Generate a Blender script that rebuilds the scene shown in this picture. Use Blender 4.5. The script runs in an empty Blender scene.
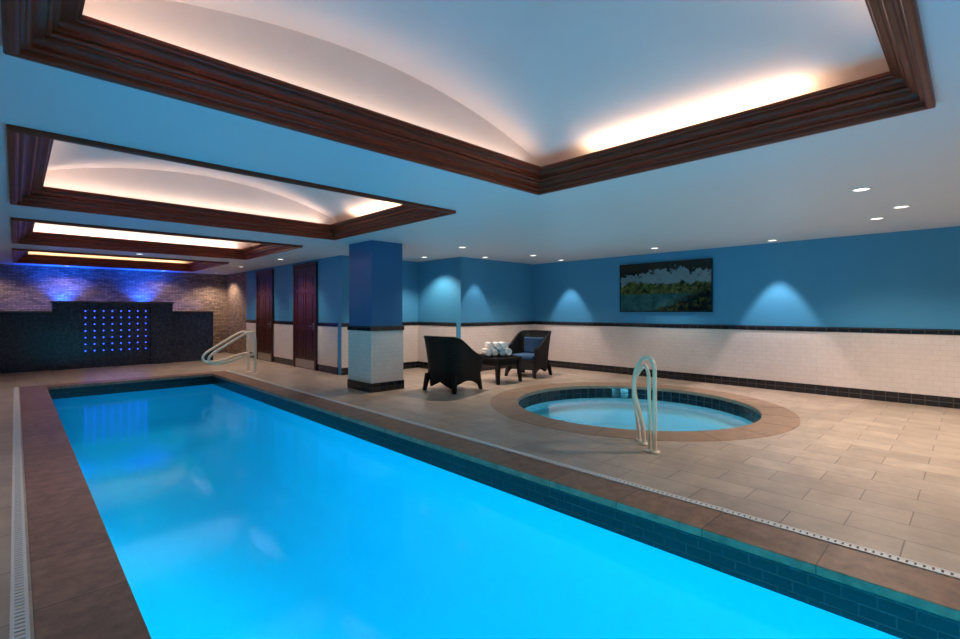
import bpy, bmesh, math, random
from mathutils import Vector, Matrix
random.seed(3)
S = bpy.context.scene
COL = S.collection
try:
    S.view_settings.view_transform = 'Standard'
    S.view_settings.look = 'None'
except Exception as e:
    print(e)

# ------------------------------------------------------------------ materials
def new_mat(name):
    m = bpy.data.materials.new(name); m.use_nodes = True
    nt = m.node_tree; b = nt.nodes['Principled BSDF']
    return m, nt, b

def plain(name, col, rough=.5, metal=0, spec=.5, noise=0.0, nscale=6, bump=0.0, emis=None, estr=0):
    m, nt, b = new_mat(name)
    b.inputs['Base Color'].default_value = (*col, 1)
    b.inputs['Roughness'].default_value = rough
    b.inputs['Metallic'].default_value = metal
    b.inputs['Specular IOR Level'].default_value = spec
    if emis:
        b.inputs['Emission Color'].default_value = (*emis, 1)
        b.inputs['Emission Strength'].default_value = estr
    if noise or bump:
        tc = nt.nodes.new('ShaderNodeTexCoord')
        n = nt.nodes.new('ShaderNodeTexNoise'); n.inputs['Scale'].default_value = nscale
        n.inputs['Detail'].default_value = 6
        nt.links.new(tc.outputs['Object'], n.inputs['Vector'])
        if noise:
            r = nt.nodes.new('ShaderNodeMix'); r.data_type = 'RGBA'
            r.inputs[6].default_value = (*[c*(1-noise) for c in col], 1)
            r.inputs[7].default_value = (*[min(1, c*(1+noise)) for c in col], 1)
            nt.links.new(n.outputs['Fac'], r.inputs[0])
            nt.links.new(r.outputs[2], b.inputs['Base Color'])
        if bump:
            bp = nt.nodes.new('ShaderNodeBump'); bp.inputs['Strength'].default_value = bump
            bp.inputs['Distance'].default_value = .01
            nt.links.new(n.outputs['Fac'], bp.inputs['Height'])
            nt.links.new(bp.outputs['Normal'], b.inputs['Normal'])
    return m

def tile(name, plane, c1, c2, mortar, bw, bh, ms=.004, rough=.3, offset=.5, bump=.3, var=.25, nscale=8,
         off=(0, 0)):
    """plane: 'floor' (rows run along Y), 'floorx' (rows along X), 'wall' (x+y , z)"""
    m, nt, b = new_mat(name)
    tc = nt.nodes.new('ShaderNodeTexCoord'); sp = nt.nodes.new('ShaderNodeSeparateXYZ')
    nt.links.new(tc.outputs['Object'], sp.inputs[0])
    cb = nt.nodes.new('ShaderNodeCombineXYZ')
    if plane == 'floor':
        nt.links.new(sp.outputs['Y'], cb.inputs[0]); nt.links.new(sp.outputs['X'], cb.inputs[1])
    elif plane == 'floorx':
        nt.links.new(sp.outputs['X'], cb.inputs[0]); nt.links.new(sp.outputs['Y'], cb.inputs[1])
    else:
        ad = nt.nodes.new('ShaderNodeMath'); ad.operation = 'ADD'
        nt.links.new(sp.outputs['X'], ad.inputs[0]); nt.links.new(sp.outputs['Y'], ad.inputs[1])
        nt.links.new(ad.outputs[0], cb.inputs[0]); nt.links.new(sp.outputs['Z'], cb.inputs[1])
    mp = nt.nodes.new('ShaderNodeMapping')
    mp.inputs['Location'].default_value = (off[0]+50*bw, off[1]+50*bh, 0)
    nt.links.new(cb.outputs[0], mp.inputs[0])
    br = nt.nodes.new('ShaderNodeTexBrick')
    nt.links.new(mp.outputs[0], br.inputs['Vector'])
    br.offset = offset
    br.inputs['Scale'].default_value = 1
    br.inputs['Brick Width'].default_value = bw; br.inputs['Row Height'].default_value = bh
    br.inputs['Mortar Size'].default_value = ms; br.inputs['Mortar Smooth'].default_value = .1
    br.inputs['Bias'].default_value = 0
    br.inputs['Color1'].default_value = (*c1, 1); br.inputs['Color2'].default_value = (*c2, 1)
    br.inputs['Mortar'].default_value = (*mortar, 1)
    no = nt.nodes.new('ShaderNodeTexNoise'); no.inputs['Scale'].default_value = nscale
    no.inputs['Detail'].default_value = 8; no.inputs['Roughness'].default_value = .65
    nt.links.new(tc.outputs['Object'], no.inputs['Vector'])
    mr = nt.nodes.new('ShaderNodeMapRange'); mr.inputs[1].default_value = .3; mr.inputs[2].default_value = .7
    mr.inputs[3].default_value = 1-var; mr.inputs[4].default_value = 1+var
    nt.links.new(no.outputs['Fac'], mr.inputs[0])
    vm = nt.nodes.new('ShaderNodeVectorMath'); vm.operation = 'MULTIPLY'
    nt.links.new(br.outputs['Color'], vm.inputs[0]); nt.links.new(mr.outputs[0], vm.inputs[1])
    nt.links.new(vm.outputs[0], b.inputs['Base Color'])
    b.inputs['Roughness'].default_value = rough
    bp = nt.nodes.new('ShaderNodeBump'); bp.inputs['Strength'].default_value = bump
    bp.inputs['Distance'].default_value = .004; bp.invert = True
    nt.links.new(br.outputs['Fac'], bp.inputs['Height']); nt.links.new(bp.outputs['Normal'], b.inputs['Normal'])
    return m

def wood(name, c1, c2, rough=.35, spec=.5):
    m, nt, b = new_mat(name)
    tc = nt.nodes.new('ShaderNodeTexCoord'); n = nt.nodes.new('ShaderNodeTexNoise')
    mp = nt.nodes.new('ShaderNodeMapping'); mp.inputs['Scale'].default_value = (3, 3, 25)
    nt.links.new(tc.outputs['Object'], mp.inputs[0]); nt.links.new(mp.outputs[0], n.inputs['Vector'])
    n.inputs['Scale'].default_value = 2; n.inputs['Detail'].default_value = 6
    r = nt.nodes.new('ShaderNodeValToRGB')
    r.color_ramp.elements[0].position = .3; r.color_ramp.elements[1].position = .7
    r.color_ramp.elements[0].color = (*c1, 1); r.color_ramp.elements[1].color = (*c2, 1)
    nt.links.new(n.outputs['Fac'], r.inputs[0]); nt.links.new(r.outputs[0], b.inputs['Base Color'])
    b.inputs['Roughness'].default_value = rough; b.inputs['Specular IOR Level'].default_value = spec
    return m

def water(name, tint, rough=.02, bump=.08, scale=1.2, gcol=(1, 1, 1)):
    m = bpy.data.materials.new(name); m.use_nodes = True; nt = m.node_tree
    nt.nodes.clear()
    out = nt.nodes.new('ShaderNodeOutputMaterial'); mx = nt.nodes.new('ShaderNodeMixShader')
    tr = nt.nodes.new('ShaderNodeBsdfTransparent'); tr.inputs[0].default_value = (*tint, 1)
    gl = nt.nodes.new('ShaderNodeBsdfGlossy'); gl.inputs['Roughness'].default_value = rough
    gl.inputs['Color'].default_value = (*gcol, 1)
    fr = nt.nodes.new('ShaderNodeFresnel'); fr.inputs['IOR'].default_value = 1.33
    tc = nt.nodes.new('ShaderNodeTexCoord'); n = nt.nodes.new('ShaderNodeTexNoise')
    n.inputs['Scale'].default_value = scale; n.inputs['Detail'].default_value = 2
    bp = nt.nodes.new('ShaderNodeBump'); bp.inputs['Strength'].default_value = bump; bp.inputs['Distance'].default_value = .05
    nt.links.new(tc.outputs['Object'], n.inputs['Vector']); nt.links.new(n.outputs['Fac'], bp.inputs['Height'])
    nt.links.new(bp.outputs['Normal'], gl.inputs['Normal']); nt.links.new(bp.outputs['Normal'], fr.inputs['Normal'])
    nt.links.new(fr.outputs[0], mx.inputs[0]); nt.links.new(tr.outputs[0], mx.inputs[1]); nt.links.new(gl.outputs[0], mx.inputs[2])
    nt.links.new(mx.outputs[0], out.inputs[0])
    return m

M_ceil = plain('ceiling_paint', (.70, .72, .745), .4, noise=.02, nscale=2)
M_vault = plain('vault_plaster', (.77, .66, .63), .8, noise=.05, nscale=3)
M_blue = plain('blue_wall_paint', (.055, .28, .50), .5, noise=.05, nscale=3)
M_dblue = plain('column_blue_paint', (.010, .12, .28), .45, noise=.05, nscale=3)
M_wains = tile('white_subway_tile', 'wall', (.73, .655, .62), (.71, .635, .60), (.61, .54, .51), .15, .075, .003, .22, bump=.3, var=.04)
M_black = tile('black_border_tile', 'wall', (.006, .007, .011), (.009, .010, .015), (.08, .08, .085), .15, .08, .004, .15, offset=0, var=.2)
M_floor = tile('beige_stone_floor_tile', 'floor', (.49, .39, .305), (.395, .31, .24), (.21, .16, .125), .60, .30, .004, .33, bump=.3, var=.2, nscale=3.5)
M_cop = tile('brown_travertine_coping', 'floor', (.28, .155, .098), (.215, .118, .073), (.09, .05, .035), .61, 20, .004, .42, offset=0, bump=.3, var=.42, nscale=9, off=(0, 3))
M_copx = tile('brown_travertine_coping_end', 'floorx', (.28, .155, .098), (.215, .118, .073), (.09, .05, .035), .61, 20, .004, .42, offset=0, bump=.3, var=.42, nscale=9, off=(0, 3))
M_ring = plain('brown_travertine_ring', (.32, .205, .135), .42, noise=.35, nscale=9, bump=.1)
M_ptile = tile('navy_waterline_tile', 'wall', (.004, .005, .008), (.006, .008, .012), (.04, .04, .045), .15, .066, .004, .25, bump=.5, var=.3)
M_plaster = plain('pool_plaster', (.04, .66, .85), .8, noise=.03, nscale=2)
M_spaplaster = plain('spa_plaster', (.42, .68, .74), .7, noise=.05, nscale=5)
M_stone = tile('stacked_stone_mosaic', 'wall', (.38, .255, .17), (.17, .115, .08), (.05, .035, .027), .16, .045, .004, .6, bump=.9, var=.4, nscale=14)
M_feat = tile('navy_glass_mosaic', 'wall', (.012, .022, .055), (.026, .040, .085), (.006, .008, .02), .05, .05, .003, .2, offset=0, bump=.5, var=.4, nscale=20)
M_cap = plain('dark_stone_cap', (.07, .05, .045), .4, noise=.3)
M_wood = wood('mahogany_moulding', (.19, .027, .013), (.26, .042, .020), .33, .24)
M_door = wood('mahogany_door', (.030, .006, .004), (.06, .012, .008), .35)
M_steel = plain('brushed_steel', (.55, .53, .5), .3, 1)
M_rail = plain('satin_handrail', (.84, .72, .56), .3, .1)
M_white = plain('white_plastic', (.72, .72, .70), .4)
M_slot = plain('drain_slot_dark', (.05, .045, .04), .6)
M_bez = plain('black_bezel', (.008, .008, .009), .25)
M_emit = plain('lamp_lens', (1, .95, .85), .4, emis=(1, .93, .82), estr=3)
M_led = plain('blue_led', (.02, .04, .6), .3, emis=(.03, .07, 1), estr=6)
M_towel = plain('white_terry', (.82, .80, .78), .95, noise=.05, nscale=60, bump=.5)
M_cush = plain('navy_cushion', (.02, .07, .16), .8, noise=.2, nscale=50, bump=.3)
M_glass = plain('black_glass_top', (.01, .01, .012), .05)

M_wick, nt, b = new_mat('black_wicker')
tc = nt.nodes.new('ShaderNodeTexCoord')
w1 = nt.nodes.new('ShaderNodeTexWave'); w1.bands_direction = 'Z'; w1.inputs['Scale'].default_value = 22
w2 = nt.nodes.new('ShaderNodeTexWave'); w2.bands_direction = 'DIAGONAL'; w2.inputs['Scale'].default_value = 16
nt.links.new(tc.outputs['Object'], w1.inputs['Vector']); nt.links.new(tc.outputs['Object'], w2.inputs['Vector'])
mm = nt.nodes.new('ShaderNodeMath'); mm.operation = 'MULTIPLY'
nt.links.new(w1.outputs['Fac'], mm.inputs[0]); nt.links.new(w2.outputs['Fac'], mm.inputs[1])
rp = nt.nodes.new('ShaderNodeValToRGB'); rp.color_ramp.elements[0].color = (.002, .002, .003, 1); rp.color_ramp.elements[1].color = (.010, .009, .010, 1)
nt.links.new(mm.outputs[0], rp.inputs[0]); nt.links.new(rp.outputs[0], b.inputs['Base Color'])
bp = nt.nodes.new('ShaderNodeBump'); bp.inputs['Distance'].default_value = .006; nt.links.new(mm.outputs[0], bp.inputs['Height'])
nt.links.new(bp.outputs['Normal'], b.inputs['Normal']); b.inputs['Roughness'].default_value = .5; b.inputs['Specular IOR Level'].default_value = .3

# ------------------------------------------------------------------ mesh helper
class MB:
    def __init__(s): s.v = []; s.f = []; s.m = []; s.mats = []
    def mi(s, mat):
        if mat not in s.mats: s.mats.append(mat)
        return s.mats.index(mat)
    def face(s, pts, mat):
        i = len(s.v); s.v += [tuple(p) for p in pts]; s.f.append(tuple(range(i, i+len(pts)))); s.m.append(s.mi(mat))
    def box(s, x0, x1, y0, y1, z0, z1, mat, M=None):
        i = len(s.v)
        c = [(x0,y0,z0),(x1,y0,z0),(x1,y1,z0),(x0,y1,z0),(x0,y0,z1),(x1,y0,z1),(x1,y1,z1),(x0,y1,z1)]
        if M: c = [tuple(M @ Vector(p)) for p in c]
        s.v += c; k = s.mi(mat)
        for f in [(0,3,2,1),(4,5,6,7),(0,1,5,4),(1,2,6,5),(2,3,7,6),(3,0,4,7)]:
            s.f.append(tuple(i+a for a in f)); s.m.append(k)
    def grid(s, rows, mat, close=False, flip=False):
        i = len(s.v); n = len(rows[0]); k = s.mi(mat)
        for r in rows: s.v += [tuple(p) for p in r]
        for a in range(len(rows)-1):
            for b_ in range(n if close else n-1):
                c = (b_+1) % n
                f = (i+a*n+b_, i+a*n+c, i+(a+1)*n+c, i+(a+1)*n+b_)
                s.f.append(f[::-1] if flip else f); s.m.append(k)
    def obj(s, name, parent=None, smooth=False, bevel=0, loc=None, rot=0, merge=False):
        me = bpy.data.meshes.new(name); me.from_pydata(s.v, [], s.f)
        for m in s.mats: me.materials.append(m)
        for p, k in zip(me.polygons, s.m): p.material_index = k; p.use_smooth = smooth
        if merge:
            bm = bmesh.new(); bm.from_mesh(me); bmesh.ops.remove_doubles(bm, verts=bm.verts, dist=1e-4)
            bmesh.ops.recalc_face_normals(bm, faces=bm.faces); bm.to_mesh(me); bm.free()
        me.update()
        o = bpy.data.objects.new(name, me); COL.objects.link(o)
        if bevel:
            bv = o.modifiers.new('bevel', 'BEVEL'); bv.width = bevel; bv.segments = 3; bv.limit_method = 'ANGLE'
        if parent: o.parent = parent
        if loc: o.location = loc
        if rot: o.rotation_euler[2] = rot
        return o

def empty(name, loc=(0,0,0), rot=0):
    e = bpy.data.objects.new(name, None); COL.objects.link(e); e.location = loc; e.rotation_euler[2] = rot
    e.empty_display_size = .1
    return e

def tube(name, pts, r, mat, parent=None, cyclic=False, kind='NURBS', loc=None):
    cu = bpy.data.curves.new(name, 'CURVE'); cu.dimensions = '3D'
    cu.bevel_depth = r; cu.bevel_resolution = 5; cu.resolution_u = 16; cu.use_fill_caps = True
    sp = cu.splines.new(kind); sp.points.add(len(pts)-1)
    for p, q in zip(sp.points, pts): p.co = (*q, 1)
    if kind == 'NURBS': sp.order_u = 3; sp.use_endpoint_u = True
    cu.materials.append(mat)
    o = bpy.data.objects.new(name, cu); COL.objects.link(o)
    if parent: o.parent = parent
    return o

def light(name, kind, loc, energy, col, rot=(0,0,0), parent=None, **kw):
    l = bpy.data.lights.new(name, kind); l.energy = energy; l.color = col
    for k, v in kw.items(): setattr(l, k, v)
    o = bpy.data.objects.new(name, l); COL.objects.link(o); o.location = loc; o.rotation_euler = rot
    if parent: o.parent = parent
    return o

# ------------------------------------------------------------------ dimensions
H = 2.614
XL, XR = -1.3, 9.7
YN, YB = -3.0, 17.5
XD = 5.10
YA = 9.6
XA, YC = 7.17, 8.02
PX0, PX1, PY0, PY1 = .42, 3.16, -1.0, 11.86
CW = .36
TX, TY, TRo, TRi = 6.72, 3.64, 2.14, 1.71

# ------------------------------------------------------------------ floor
f = MB()
def rect(x0, x1, y0, y1): f.face([(x0,y0,0),(x1,y0,0),(x1,y1,0),(x0,y1,0)], M_floor)
ox0, ox1, oy0, oy1 = PX0-CW, PX1+CW, PY0-CW, PY1+CW
rect(XL, ox0, YN, YB); rect(ox0, ox1, YN, oy0); rect(ox0, ox1, oy1, YB)
sx0, sx1, sy0, sy1 = TX-2.5, TX+2.5, TY-2.5, TY+2.5
rect(ox1, XD, sy1, YB); rect(XD, XR, sy1, YC); rect(XD, XA, YC, YA)
rect(ox1, XR, YN, sy0); rect(ox1, sx0, sy0, sy1); rect(sx1, XR, sy0, sy1)
N = 96
for i in range(N):
    def sq(a):
        c, s_ = math.cos(a), math.sin(a); k = 2.5/max(abs(c), abs(s_)); return (TX+c*k, TY+s_*k, 0)
    def ci(a): return (TX+TRo*math.cos(a), TY+TRo*math.sin(a), 0)
    a0, a1 = 2*math.pi*i/N, 2*math.pi*(i+1)/N
    f.face([ci(a0), sq(a0), sq(a1), ci(a1)], M_floor)
f.obj('floor')

# ------------------------------------------------------------------ pool
pool = empty('swimming_pool')
c = MB()
c.box(ox0, PX0, oy0, oy1, -.05, .004, M_cop); c.box(PX1, ox1, oy0, oy1, -.05, .004, M_cop)
c.box(PX0, PX1, PY1, oy1, -.05, .004, M_copx); c.box(PX0, PX1, oy0, PY0, -.05, .004, M_copx)
c.obj('coping', pool, bevel=.006)
e = .015
WZ = -.22
def ringwall(mb, x0, x1, y0, y1, z0, z1, mat):
    mb.face([(x0,y0,z0),(x0,y1,z0),(x0,y1,z1),(x0,y0,z1)], mat)
    mb.face([(x1,y1,z0),(x1,y0,z0),(x1,y0,z1),(x1,y1,z1)], mat)
    mb.face([(x1,y0,z0),(x0,y0,z0),(x0,y0,z1),(x1,y0,z1)], mat)
    mb.face([(x0,y1,z0),(x1,y1,z0),(x1,y1,z1),(x0,y1,z1)], mat)
t = MB()
ringwall(t, PX0-e, PX1+e, PY0-e, PY1+e, -.235, -.045, M_ptile)
t.obj('waterline_tile_band', pool)
t = MB(); rows = []
def loop(ins, z): return [(PX0-e+ins, PY0-e+ins, z), (PX1+e-ins, PY0-e+ins, z), (PX1+e-ins, PY1+e-ins, z), (PX0-e+ins, PY1+e-ins, z)]
ZB, RC = -1.45, 1.0
rows.append(loop(0, -.235)); rows.append(loop(0, ZB+RC))
for i in range(1, 17):
    a = math.pi/2*i/16; rows.append(loop(RC*(1-math.cos(a)), ZB+RC-RC*math.sin(a)))
t.grid(rows, M_plaster, close=True); t.face(rows[-1], M_plaster)
t.obj('basin', pool, smooth=True, merge=True)
M_water = water('pool_water', (.36, .92, 1.0), .09, .05, 1.0, (.28, .55, 1))
t = MB(); t.face([(PX0-e,PY0-e,WZ),(PX1+e,PY0-e,WZ),(PX1+e,PY1+e,WZ),(PX0-e,PY1+e,WZ)], M_water)
t.obj('water_surface', pool)
PC = (.04, .87, 1.0)
for k, (y, L_, en) in enumerate([(1.2, 4.2, 78), (5.2, 3.8, 38), (9.2, 3.8, 16)]):
    light('underwater_lamp_%d' % k, 'AREA', (PX0+.02, y, -.40), en, PC, rot=(0, math.radians(-62), 0), parent=pool, shape='RECTANGLE', size=.22, size_y=L_)
light('underwater_end_lamp', 'AREA', (1.8, PY0+.02, -.45), 32, PC, rot=(math.radians(72), 0, 0), parent=pool, shape='RECTANGLE', size=2.2, size_y=.3)

def drain(name, x, y0, y1):
    d = MB(); w = .032
    d.box(x-w, x+w, y0, y1, -.02, .002, M_slot)
    d.box(x-w, x-w*.55, y0, y1, 0, .008, M_white); d.box(x+w*.55, x+w, y0, y1, 0, .008, M_white)
    y = y0
    while y < y1:
        d.box(x-w*.57, x+w*.57, y, y+.025, 0, .007, M_white); y += .036
    d.obj(name)
drain('trench_drain', ox1+.045, -2.5, oy1)
drain('trench_drain.001', ox0-.045, -2.5, oy1)

# ------------------------------------------------------------------ hot tub
tub = empty('hot_tub', (TX, TY, 0))
def rings(prof, mat, name, n=96, smooth=False):
    mb = MB()
    rows = [[(r*math.cos(2*math.pi*i/n), r*math.sin(2*math.pi*i/n), z) for i in range(n)] for r, z in prof]
    mb.grid(rows, mat, close=True)
    return mb.obj(name, tub, smooth=smooth, merge=True)
rings([(TRo, -.03), (TRo, .004), (TRi+.008, .004), (TRi, -.004), (TRi, -.05), (TRi+.02, -.05)], M_ring, 'coping')
M_stile = plain('black_spa_tile', (.006, .008, .014), .15)
M_grout = plain('dark_grout', (.08, .09, .10), .7)
rings([(TRi+.015, -.045), (TRi+.015, -.235)], M_grout, 'tile_grout')
mb = MB(); n = 72
for i in range(n):
    for j in range(2):
        a0 = 2*math.pi*(i+.05)/n; a1 = 2*math.pi*(i+.95)/n; z1 = -.05-.09*j; z0 = z1-.083; r = TRi+.008
        mb.face([(r*math.cos(a0), r*math.sin(a0), z0), (r*math.cos(a1), r*math.sin(a1), z0), (r*math.cos(a1), r*math.sin(a1), z1), (r*math.cos(a0), r*math.sin(a0), z1)], M_stile)
mb.obj('waterline_tiles', tub)
rings([(TRi+.015, -.235), (TRi+.015, -.34), (TRi-.06, -.36), (TRi-.32, -.37), (TRi-.36, -.40), (TRi-.37, -.62), (TRi-.42, -.64), (TRi-.75, -.65), (TRi-.79, -.68), (TRi-.8, -1.1), (.01, -1.12)], M_spaplaster, 'basin')
M_swater = water('spa_water', (.42, .82, .93), .03, .12, 3.0)
mb = MB(); mb.face([((TRi+.014)*math.cos(2*math.pi*i/96), (TRi+.014)*math.sin(2*math.pi*i/96), -.14) for i in range(96)], M_swater)
mb.obj('water_surface', tub)
light('underwater_lamp', 'AREA', (0, 0, -1.05), 9, (.3, .8, 1), rot=(math.pi, 0, 0), parent=tub, shape='DISK', size=.9)
light('underwater_side_lamp', 'AREA', (-.95, -.90, -.5), 17, (.3, .8, 1), rot=(math.radians(80), 0, math.radians(-45)), parent=tub, shape='DISK', size=.4)
mb = MB()
for i in range(20):
    a = 2*math.pi*i/20; R_ = Matrix.Rotation(a, 4, 'Z')
    mb.box(TRi, TRo, -.002, .002, 0, .0052, M_slot, R_)
mb.obj('coping_joints', tub)

# ------------------------------------------------------------------ walls
RT, RB = 1.135, 1.055
BH = .16
TN = [0]
def wall(name, axis, c_, a0, a1, s, upper=M_blue, lower=M_wains, trim=True, holes=()):
    """axis 'y': constant X=c_, runs a0..a1 along Y. axis 'x': constant Y. room on side s."""
    def bx(mb, d0, d1, u0, u1, z0, z1, mat):
        lo, hi = min(c_+s*d0, c_+s*d1), max(c_+s*d0, c_+s*d1)
        if axis == 'y': mb.box(lo, hi, u0, u1, z0, z1, mat)
        else: mb.box(u0, u1, lo, hi, z0, z1, mat)
    w = MB(); bx(w, -.15, 0, a0, a1, 0, H+.02, upper); wo = w.obj('wall_'+name)
    if not trim: return
    segs = []; a = a0
    for h0, h1 in holes: segs.append((a, h0)); a = h1
    segs.append((a, a1))
    q = MB(); tr = MB(); bs = MB()
    for a, b_ in segs:
        bx(q, 0, .012, a, b_, BH, RB, lower)
        bx(tr, 0, .022, a, b_, RB, RT, M_black)
        bx(bs, 0, .020, a, b_, 0, BH, M_black)
    q.obj('wainscot', wo); TN[0] += 1; tr.obj('trim_%d' % TN[0]); bs.obj('baseboard_'+name)
wall('right', 'y', XR, YN, YC, -1)
wall('boxout', 'x', YC, XA, XR+.15, -1)
wall('recess', 'y', XA, YC+.151, YA, -1)
wall('nook', 'x', YA, XD, XA+.15, -1)
DOORS = [(10.72, 12.02), (13.38, 14.62)]
wall('corridor', 'y', XD, YA+.151, 15.55, -1, holes=DOORS)
wall('stone', 'y', XD, 15.55, YB, -1, upper=M_stone, trim=False)
wall('back', 'x', YB, XL-.15, XD+.15, -1, upper=M_stone, trim=False)
wall('left', 'y', XL, YN, YB, 1)
wall('near', 'x', YN, XL-.15, XR+.15, 1)

c = MB(); cx0, cx1, cy0, cy1 = 4.37, 5.03, 7.18, 7.97
c.box(cx0+.012, cx1-.012, cy0+.012, cy1-.012, 0, H, M_dblue)
c.box(cx0, cx1, cy0, cy1, BH, RB, M_wains)
c.box(cx0-.012, cx1+.012, cy0-.012, cy1+.012, RB, RT, M_black)
c.box(cx0-.012, cx1+.012, cy0-.012, cy1+.012, 0, BH, M_black)
c.obj('tiled_column')

# ------------------------------------------------------------------ doors
def door(name, y0, y1):
    root = empty(name, (XD-.001, 0, 0))
    m = MB(); fw = .10; zt = 2.52
    m.box(-.05, 0, y0, y0+fw, 0, zt, M_door); m.box(-.05, 0, y1-fw, y1, 0, zt, M_door); m.box(-.05, 0, y0+fw, y1-fw, zt-fw, zt, M_door)
    m.box(-.065, 0, y0, y1, zt, zt+.035, M_door)
    m.obj('casing', root, bevel=.006)
    m = MB(); a, b_ = y0+fw, y1-fw; top = zt-fw
    m.box(-.02, 0, a, b_, .01, top, M_door)
    st = .11; mid = (a+b_)/2
    for u0, u1 in ((a, a+st), (mid-.05, mid+.05), (b_-st, b_)): m.box(-.034, -.02, u0, u1, .01, top, M_door)
    for z0, z1 in ((.01, .26), (.95, 1.07), (1.85, 1.94), (top-.12, top)):
        m.box(-.0339, -.02, a, b_, z0, z1, M_door)
    for u0, u1 in ((a+st+.03, mid-.08), (mid+.08, b_-st-.03)):
        for z0, z1 in ((.30, .91), (1.11, 1.81), (1.98, top-.16)):
            m.box(-.03, -.018, u0, u1, z0, z1, M_door)
    m.obj('leaf', root, bevel=.004)
    m = MB(); m.box(-.038, -.033, a+.03, b_-.03, .02, .22, M_steel); m.obj('kick_plate', root)
    m = MB(); m.box(-.045, -.033, a+.03, a+.08, .95, 1.12, M_steel); m.box(-.09, -.04, a+.045, a+.065, 1.03, 1.05, M_steel)
    m.box(-.09, -.075, a+.045, a+.18, 1.028, 1.052, M_steel); m.obj('lever_handle', root, bevel=.004)
door('door_1', *DOORS[0]); door('door_2', *DOORS[1])

# ------------------------------------------------------------------ ceiling & coffers
CO = [(.16, 3.10), (4.37, 7.42), (8.67, 11.66), (12.95, 16.3)]
CX0, CX1 = -.04, 3.83
c = MB()
def cr(x0, x1, y0, y1):
    c.face([(x0,y0,H),(x0,y1,H),(x1,y1,H),(x1,y0,H)], M_ceil)
cr(XL, CX0, YN, YB); cr(CX1, XR, YN, YA); cr(CX1, XD, YA, YB)
ys = [YN] + [v for pr in CO for v in pr] + [YB]
for i in range(0, len(ys), 2): cr(CX0, CX1, ys[i], ys[i+1])
c.obj('ceiling')
PROF = [(0, H+.02), (0, H-.03), (.004, H-.036), (.012, H-.040), (.028, H-.040), (.036, H-.036), (.040, H-.028), (.040, H-.010)]
def bead(t0, z0, t1, z1, n=5):
    out = []
    mx_, mz = (t0+t1)/2, (z0+z1)/2
    ax, az = (t1-t0)/2, (z1-z0)/2; nx, nz = az, -ax
    for i in range(n+1):
        a = math.pi*i/n; out.append((mx_-ax*math.cos(a)+nx*math.sin(a)*.8, mz-az*math.cos(a)+nz*math.sin(a)*.8))
    return out
def cove(t0, z0, t1, z1, n=5):
    return [(t0+(t1-t0)*(1-math.cos(math.pi/2*i/n)), z0+(z1-z0)*math.sin(math.pi/2*i/n)) for i in range(n+1)]
PROF += [(.048, H-.008)] + bead(.048, H-.004, .062, H+.012) + [(.058, H+.016)] + cove(.058, H+.018, .088, H+.052) + [(.096, H+.053), (.096, H+.064), (.090, H+.066)]
PROF += bead(.094, H+.068, .110, H+.088) + [(.106, H+.092), (.124, H+.094), (.124, H+.104), (.118, H+.106)] + cove(.118, H+.108, .150, H+.140)
PROF += [(.160, H+.141)] + bead(.158, H+.146, .170, H+.160) + [(.182, H+.164), (.184, H+.178), (.13, H+.182), (-.18, H+.182)]
WARM = (1, .74, .50)
for n_, (y0, y1) in enumerate(CO):
    root = empty('ceiling_coffer')
    m = MB(); rows = []
    for t_, z in PROF:
        tl = t_*1.45 if t_ > 0 else t_
        rows.append([(CX0+tl, y0+t_, z), (CX1-t_, y0+t_, z), (CX1-t_, y1-t_, z), (CX0+tl, y1-t_, z)])
    m.grid(rows[:-1], M_wood, close=True); m.grid(rows[-2:], M_vault, close=True)
    m.obj('mahogany_moulding', root)
    m = MB(); ex = .17; zb = H+.182; zs = zb+.05; W = (CX1-CX0)+2*ex; rise = .42
    R_ = (W*W/4+rise*rise)/(2*rise); xc = (CX0+CX1)/2
    arc = []
    for i in range(49):
        x = CX0-ex+W*i/48; arc.append((x, zs+rise-R_+math.sqrt(R_*R_-(x-xc)**2)))
    ya, yb = y0-ex, y1+.0
    pr = [(CX0-ex, zb)] + arc + [(CX1+ex, zb)]
    m.grid([[(x, ya, z) for x, z in pr], [(x, yb, z) for x, z in pr]], M_vault)
    m.face([(x, ya, z) for x, z in pr], M_vault); m.face([(x, yb, z) for x, z in pr][::-1], M_vault)
    m.obj('barrel_vault', root)
    L = y1-y0
    zl = zb+.02
    light('cove_strip_right', 'AREA', (CX1-.06, (y0+y1)/2, zl), 6.5, WARM, rot=(math.pi, math.radians(12), 0), parent=root, shape='RECTANGLE', size=.04, size_y=L*.58)
    light('cove_strip_left', 'AREA', (CX0+.06, (y0+y1)/2, zl), 7, WARM, rot=(math.pi, 0, 0), parent=root, shape='RECTANGLE', size=.04, size_y=L*.8)
    light('cove_strip_far', 'AREA', ((CX0+CX1)/2, y1-.09, zl), (3.6, 4.8, 11, 8)[n_], (1, .82, .68) if n_ < 3 else (1, .68, .34), rot=(math.pi+math.radians(-20), 0, 0), parent=root, shape='RECTANGLE', size=3.4, size_y=.04)
    light('cove_strip_near', 'AREA', ((CX0+CX1)/2, y0+.05, zl), 7, WARM, rot=(math.pi, 0, 0), parent=root, shape='RECTANGLE', size=3.0, size_y=.04)

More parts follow.
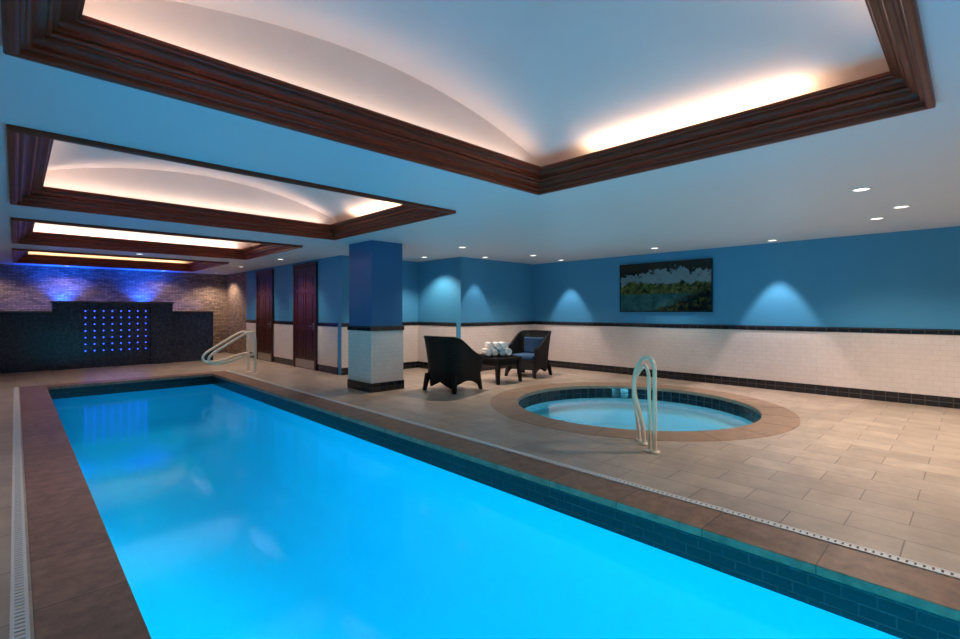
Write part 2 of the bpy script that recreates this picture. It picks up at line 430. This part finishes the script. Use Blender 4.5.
# ------------------------------------------------------------------ downlights, real and added fill
def downlight(x, y, e=35, ang=95, col=(1, .80, .62), blend=.6, r=.065):
    root = empty('downlight_or_fill', (x, y, H))
    m = MB(); n = 32
    prof = [(r*1.35, 0), (r*1.33, -.008), (r*1.05, -.010), (r, -.004), (r*.98, -.0035)]
    m.grid([[(q*math.cos(2*math.pi*i/n), q*math.sin(2*math.pi*i/n), z) for i in range(n)] for q, z in prof], M_white, close=True)
    m.face([(r*math.cos(2*math.pi*i/n), r*math.sin(2*math.pi*i/n), -.004) for i in range(n)][::-1], M_emit)
    m.obj('trim_and_lens', root)
    light('bulb', 'SPOT', (0, 0, -.03), e, col, parent=root, spot_size=math.radians(ang), spot_blend=blend, shadow_soft_size=.04)
WC = (1, .80, .78)
for x, y, e_, a_, b_ in [(9.32, 2.42, 185, 60, .35), (8.85, 4.3, 95, 85, .8), (9.32, 6.85, 125, 62, .35), (8.1, .9, 170, 130, .8), (7.39, .6, 75, 120, .8),
                   (6.05, .79, 195, 140, .8), (8.1, 6.7, 120, 120, .8), (6.1, 6.78, 160, 125, .8), (7.6, 7.68, 80, 62, .35), (6.6, 8.6, 120, 120, .5),
                   (4.45, 11.3, 105, 120, .8), (4.45, 14.0, 100, 120, .8), (4.5, -1.2, 150, 140, .8), (8.2, -1.4, 150, 140, .8), (-.6, -1.5, 80, 120, .8), (-.7, 5, 75, 125, .8), (-.7, 10, 70, 125, .8), (4.6, 16.8, 115, 130, .6), (1.9, 12.35, 90, 120, .8), (1.0, 16.95, 30, 140, .6), (-.6, 16.8, 45, 140, .6), (3.2, 16.95, 26, 140, .6)]:  # this row: fill downlights added across the ceiling, some behind the camera
    downlight(x, y, e_, a_, blend=b_, col=WC if b_ < .4 else (1, .80, .65))

# ------------------------------------------------------------------ water feature
wf = empty('water_feature_wall')
m = MB(); Y0 = 15.2
m.box(XL+.03, .63, Y0, Y0+.35, 0, 1.37, M_feat); m.box(3.06, 4.08, Y0, Y0+.35, 0, 1.37, M_feat)
m.box(.63, 1.14, Y0-.10, Y0+.35, 0, 1.60, M_feat); m.box(2.57, 3.06, Y0-.10, Y0+.35, 0, 1.60, M_feat)
m.box(1.14, 2.57, Y0-.02, Y0+.35, 0, 1.50, M_feat)
m.obj('tiled_body', wf)
m = MB()
m.box(.60, 3.09, Y0-.13, Y0+.38, 1.60, 1.64, M_cap); m.box(XL+.03, .60, Y0-.02, Y0+.37, 1.37, 1.40, M_cap); m.box(3.09, 4.10, Y0-.02, Y0+.37, 1.37, 1.40, M_cap)
m.box(1.14, 2.57, Y0-.10, Y0+.2, 1.50, 1.60, M_feat)
m.box(XL+.03, 4.06, Y0+.38, YB-.02, 0, 1.34, M_cap)
m.obj('cap', wf)
m = MB()
for i in range(8):
    for j in range(7):
        x = 1.24+i*(1.23/7); z = .42+j*(.98/6)
        n = 10; r = .015
        m.grid([[(x+r*math.cos(2*math.pi*q/n), Y0-.021, z+r*math.sin(2*math.pi*q/n)) for q in range(n)],
                [(x+r*.75*math.cos(2*math.pi*q/n), Y0-.034, z+r*.75*math.sin(2*math.pi*q/n)) for q in range(n)]], M_led, close=True)
        m.face([(x+r*.75*math.cos(2*math.pi*q/n), Y0-.034, z+r*.75*math.sin(2*math.pi*q/n)) for q in range(n)][::-1], M_led)
m.obj('led_grid', wf)
for x in (.95, 2.75):
    light('blue_uplight', 'SPOT', (x, YB-.28, 1.42), 380, (.0, .07, 1), rot=(math.radians(168), 0, 0), parent=wf, spot_size=math.radians(95), spot_blend=.9, shadow_soft_size=.05)
light('blue_wash', 'AREA', (1.9, YB-.3, 1.4), 14, (.0, .08, 1), rot=(math.radians(172), 0, 0), parent=wf, shape='RECTANGLE', size=5, size_y=.1)
light('led_glow', 'AREA', (1.85, Y0-.12, .9), 2, (.05, .09, 1), rot=(math.radians(-90), 0, 0), parent=wf, shape='RECTANGLE', size=1.3, size_y=1.0)

# ------------------------------------------------------------------ hand rails
hr = empty('pool_handrail')
for i, y in enumerate((11.15, 11.6)):
    pts = [(3.84, y, 0), (3.84, y, .45), (3.84, y, .80), (3.80, y, .93), (3.68, y, .93), (3.45, y, .80), (3.10, y, .58), (2.92, y, .46), (2.90, y, .34), (3.0, y, .28), (3.3, y, .30), (3.62, y, .42), (3.82, y, .44)]
    tube('rail_%d' % i, pts, .026, M_rail, hr)
    m = MB(); n = 24
    m.grid([[(3.84+r*math.cos(2*math.pi*q/n), y+r*math.sin(2*math.pi*q/n), z) for q in range(n)] for r, z in ((.06, .001), (.058, .02), (.024, .028))], M_rail, close=True)
    m.obj('flange_%d' % i, hr, smooth=True)
th = empty('hot_tub_handrail')
A = Vector((4.53, 2.20, 0)); B = Vector((4.74, 2.42, 0))
C2 = lambda t_, z, s_=0: tuple(A + (B-A)*t_ + Vector((-.70, .72, 0))*s_ + Vector((0, 0, z)))
tube('rail', [C2(0, 0), C2(0, .35), C2(0, .74), C2(.02, .86), C2(.2, .93, .02), C2(.5, .93, .04), C2(.8, .87, .07), C2(1, .74, .10), C2(1.05, .54, .10), C2(1.0, .32, .04), C2(1, .14, 0), C2(1, 0, 0)], .021, M_rail, th)
tube('rail_inner', [C2(.15, 0, .035), C2(.15, .35, .035), C2(.15, .68, .04), C2(.2, .79, .04), C2(.4, .86, .05), C2(.75, .80, .06), C2(1.3, .66, .075), C2(1.4, .48, .075), C2(1.4, .25, .03), C2(1.4, 0, .0)], .018, M_rail, th)
for i, q0 in enumerate((C2(0, 0), C2(1, 0), C2(.15, 0, .035), C2(1.4, 0, .0))):
    m = MB(); n = 24
    m.grid([[(q0[0]+r*math.cos(2*math.pi*q/n), q0[1]+r*math.sin(2*math.pi*q/n), z) for q in range(n)] for r, z in ((.05, .006), (.048, .02), (.024, .028))], M_rail, close=True)
    m.obj('flange_%d' % i, th, smooth=True)

# ------------------------------------------------------------------ furniture
def chair(loc, rot):
    root = empty('wicker_armchair', loc, rot)
    path = []
    hw, back, fr, rr = .36, -.36, .36, .2
    for i in range(7): path.append((fr-(fr-(back+rr))*i/6, -hw))
    for i in range(1, 8):
        a = -math.pi/2-(math.pi/2)*i/8; path.append((back+rr+rr*math.cos(a), -hw+rr+rr*math.sin(a)))
    for i in range(0, 5): path.append((back, -hw+rr+(2*hw-2*rr)*i/4))
    for (x, y) in [(q[0], -q[1]) for q in path[:14]][::-1]: path.append((x, y))
    rows = []
    for k_ in range(9):
        v = k_/8; row = []
        for i, (x, y) in enumerate(path):
            bk = max(0, min(1, (.30-x)/.62)); bk = bk*bk*(3-2*bk)
            top = .60+.34*bk
            low = .07 + .11*math.sin(math.pi*max(0, min(1, (x+.36)/.72)))**.8 if abs(y) > .30 else .07+.10*max(0, 1-abs(y)/.25)
            z = low+(top-low)*v
            fl = .90+.16*v**1.4+.05*bk*v
            row.append((x*fl-.04*bk*v*v, y*(.9+.15*v), z))
        rows.append(row)
    m = MB(); m.grid(rows, M_wick)
    o = m.obj('woven_shell', root, smooth=True); s_ = o.modifiers.new('sol', 'SOLIDIFY'); s_.thickness = .045; s_.offset = 0
    bv = o.modifiers.new('bv', 'BEVEL'); bv.width = .012; bv.segments = 2
    tube('rolled_rim', rows[-1], .03, M_wick, root)
    m = MB(); m.box(-.32, .33, -.31, .31, .26, .37, M_wick); m.box(.30, .335, -.325, .325, .16, .37, M_wick); m.obj('seat_base', root, bevel=.01)
    m = MB(); m.box(-.28, .35, -.29, .29, .37, .47, M_cush); m.box(-.31, -.20, -.25, .25, .47, .82, M_cush); m.obj('seat_cushion', root, bevel=.035)
    m = MB()
    for sx in (-1, 1):
        for sy in (-1, 1):
            t0, t1 = (sx*.31, sy*.31), (sx*.36, sy*.35)
            r0, r1 = .04, .026
            m.grid([[(t1[0]-r1, t1[1]-r1, 0), (t1[0]+r1, t1[1]-r1, 0), (t1[0]+r1, t1[1]+r1, 0), (t1[0]-r1, t1[1]+r1, 0)],
                    [(t0[0]-r0, t0[1]-r0, .3), (t0[0]+r0, t0[1]-r0, .3), (t0[0]+r0, t0[1]+r0, .3), (t0[0]-r0, t0[1]+r0, .3)]], M_wick, close=True)
    m.obj('legs', root)
    return root
chair((5.62, 6.50, 0), math.radians(8))
chair((8.02, 6.76, 0), math.radians(190))
tb = empty('wicker_side_table', (6.90, 6.62, 0))
m = MB(); m.box(-.34, .34, -.34, .34, .44, .50, M_wick); m.box(-.30, .30, -.30, .30, .34, .44, M_wick); m.obj('woven_top', tb, bevel=.012)
m = MB(); m.box(-.32, .32, -.32, .32, .50, .508, M_glass); m.obj('glass_top', tb)
m = MB()
for sx in (-1, 1):
    for sy in (-1, 1):
        a_, b_ = .29, .32
        m.grid([[(sx*b_-.025, sy*b_-.025, 0), (sx*b_+.025, sy*b_-.025, 0), (sx*b_+.025, sy*b_+.025, 0), (sx*b_-.025, sy*b_+.025, 0)],
                [(sx*a_-.04, sy*a_-.04, .42), (sx*a_+.04, sy*a_-.04, .42), (sx*a_+.04, sy*a_+.04, .42), (sx*a_-.04, sy*a_+.04, .42)]], M_wick, close=True)
m.obj('legs', tb)
tw = empty('rolled_towels', (6.90, 6.62, .508), math.radians(-30))
m = MB(); m.box(-.32, .32, -.18, .18, 0, .015, M_glass); m.obj('tray', tw, bevel=.005)
def roll(cx, cz, rad, y0, y1):
    m = MB(); rows0 = []; rows1 = []
    turns = 3.4; n = 90
    for i in range(n+1):
        a = turns*2*math.pi*i/n; r = rad*(.12+.88*i/n)
        rows0.append((cx+r*math.cos(a), y0, cz+r*math.sin(a))); rows1.append((cx+r*math.cos(a), y1, cz+r*math.sin(a)))
    m.grid([rows0, rows1], M_towel)
    o = m.obj('towel_roll', tw, smooth=True); s_ = o.modifiers.new('sol', 'SOLIDIFY'); s_.thickness = rad*.30; s_.offset = 0
R0 = .065
for cx, cz, dy in [(-.23, .08, 0), (-.09, .08, .02), (.05, .08, -.01), (.19, .08, .01), (-.16, .20, .02), (-.02, .20, -.02), (.12, .20, .03)]:
    roll(cx, cz, R0, -.15+dy, .15+dy)

# ------------------------------------------------------------------ picture
M_pic, nt, b = new_mat('lake_landscape_print')
N_ = nt.nodes.new; Lk = nt.links.new
tc = N_('ShaderNodeTexCoord'); sp = N_('ShaderNodeSeparateXYZ'); Lk(tc.outputs['Generated'], sp.inputs[0])
def math_(op, a, b2=None, c3=None):
    q = N_('ShaderNodeMath'); q.operation = op
    for i, v in enumerate((a, b2, c3)):
        if v is None: continue
        if isinstance(v, (int, float)): q.inputs[i].default_value = v
        else: Lk(v, q.inputs[i])
    return q.outputs[0]
U = math_('SUBTRACT', 1.0, sp.outputs['Y'])      # 0 left .. 1 right as hung
V = sp.outputs['Z']
cbn = N_('ShaderNodeCombineXYZ'); Lk(math_('MULTIPLY', U, 2.0), cbn.inputs[0]); Lk(V, cbn.inputs[1])
def noise(scale, det=10, ro=.65, off=0):
    mp_ = N_('ShaderNodeMapping'); mp_.inputs['Location'].default_value = (off, off, 0); Lk(cbn.outputs[0], mp_.inputs[0])
    q = N_('ShaderNodeTexNoise'); q.inputs['Scale'].default_value = scale; q.inputs['Detail'].default_value = det; q.inputs['Roughness'].default_value = ro
    Lk(mp_.outputs[0], q.inputs['Vector']); return q.outputs['Fac']
def mixc(fac, a, b_):
    q = N_('ShaderNodeMix'); q.data_type = 'RGBA'; Lk(fac, q.inputs[0])
    for i, v in ((6, a), (7, b_)):
        if isinstance(v, tuple): q.inputs[i].default_value = (*v, 1)
        else: Lk(v, q.inputs[i])
    return q.outputs[2]
def step(val, edge, soft=.03):
    q = N_('ShaderNodeMapRange'); Lk(val, q.inputs[0]); q.inputs[1].default_value = edge-soft; q.inputs[2].default_value = edge+soft
    return q.outputs[0]
nA, nB, nC = noise(3), noise(11, 12, .7, 3), noise(4, 12, .68, 7)
nBc = math_('SUBTRACT', nB, .5); nCc = math_('SUBTRACT', nC, .5)
sky = mixc(nA, (.07, .13, .17), (.24, .34, .38))
trees = mixc(step(nB, .51, .10), (.010, .016, .006), (.13, .15, .04))
lake = mixc(step(nC, .5, .15), (.010, .045, .05), (.05, .15, .15))
base = mixc(step(math_('MULTIPLY_ADD', nBc, .10, V), .36, .01), lake, trees)
crown = math_('ADD', math_('MULTIPLY_ADD', nCc, .45, V), math_('MULTIPLY', nBc, .12))
base = mixc(step(crown, .60, .012), base, sky)
can = math_('ADD', math_('ADD', V, math_('MULTIPLY', nCc, .7)), math_('MULTIPLY', nBc, .5))
can = math_('ADD', can, math_('MULTIPLY', math_('ABSOLUTE', math_('SUBTRACT', U, .62)), .22))
base = mixc(step(can, .86, .015), base, (.004, .006, .004))
fg = math_('ADD', math_('ADD', math_('MULTIPLY', U, .5), math_('MULTIPLY', math_('SUBTRACT', 1.0, V), .6)), math_('MULTIPLY', nBc, .5))
base = mixc(step(fg, .80, .02), base, mixc(step(nB, .54, .06), (.003, .005, .003), (.05, .06, .018)))
Lk(base, b.inputs['Base Color']); b.inputs['Roughness'].default_value = .12
m = MB(); m.box(XR-.048, XR-.03, 3.55, 5.48, 1.40, 2.40, M_pic)
m.obj('landscape_picture')
m = MB(); m.box(XR-.03, XR-.001, 3.6, 5.43, 1.45, 2.35, M_slot)
x0, x1 = XR-.054, XR-.012
m.box(x0, x1, 3.53, 3.55, 1.38, 2.42, M_bez); m.box(x0, x1, 5.48, 5.50, 1.38, 2.42, M_bez)
m.box(x0, x1, 3.55, 5.48, 1.38, 1.40, M_bez); m.box(x0, x1, 3.55, 5.48, 2.40, 2.42, M_bez)
o = m.obj('bezel_and_mount'); o.parent = bpy.data.objects['landscape_picture']

# ------------------------------------------------------------------ world, camera
w = bpy.data.worlds.new('World'); S.world = w; w.use_nodes = True
w.node_tree.nodes['Background'].inputs[0].default_value = (.3, .4, .6, 1)
w.node_tree.nodes['Background'].inputs[1].default_value = .02
cam = bpy.data.cameras.new('camera'); co = bpy.data.objects.new('camera', cam); COL.objects.link(co)
co.location = (0, 0, 1.4); co.rotation_euler = (math.radians(90), 0, math.radians(-44.09))
cam.lens = 18; cam.sensor_width = 36; cam.shift_y = -8.5/960; cam.clip_start = .02
S.camera = co
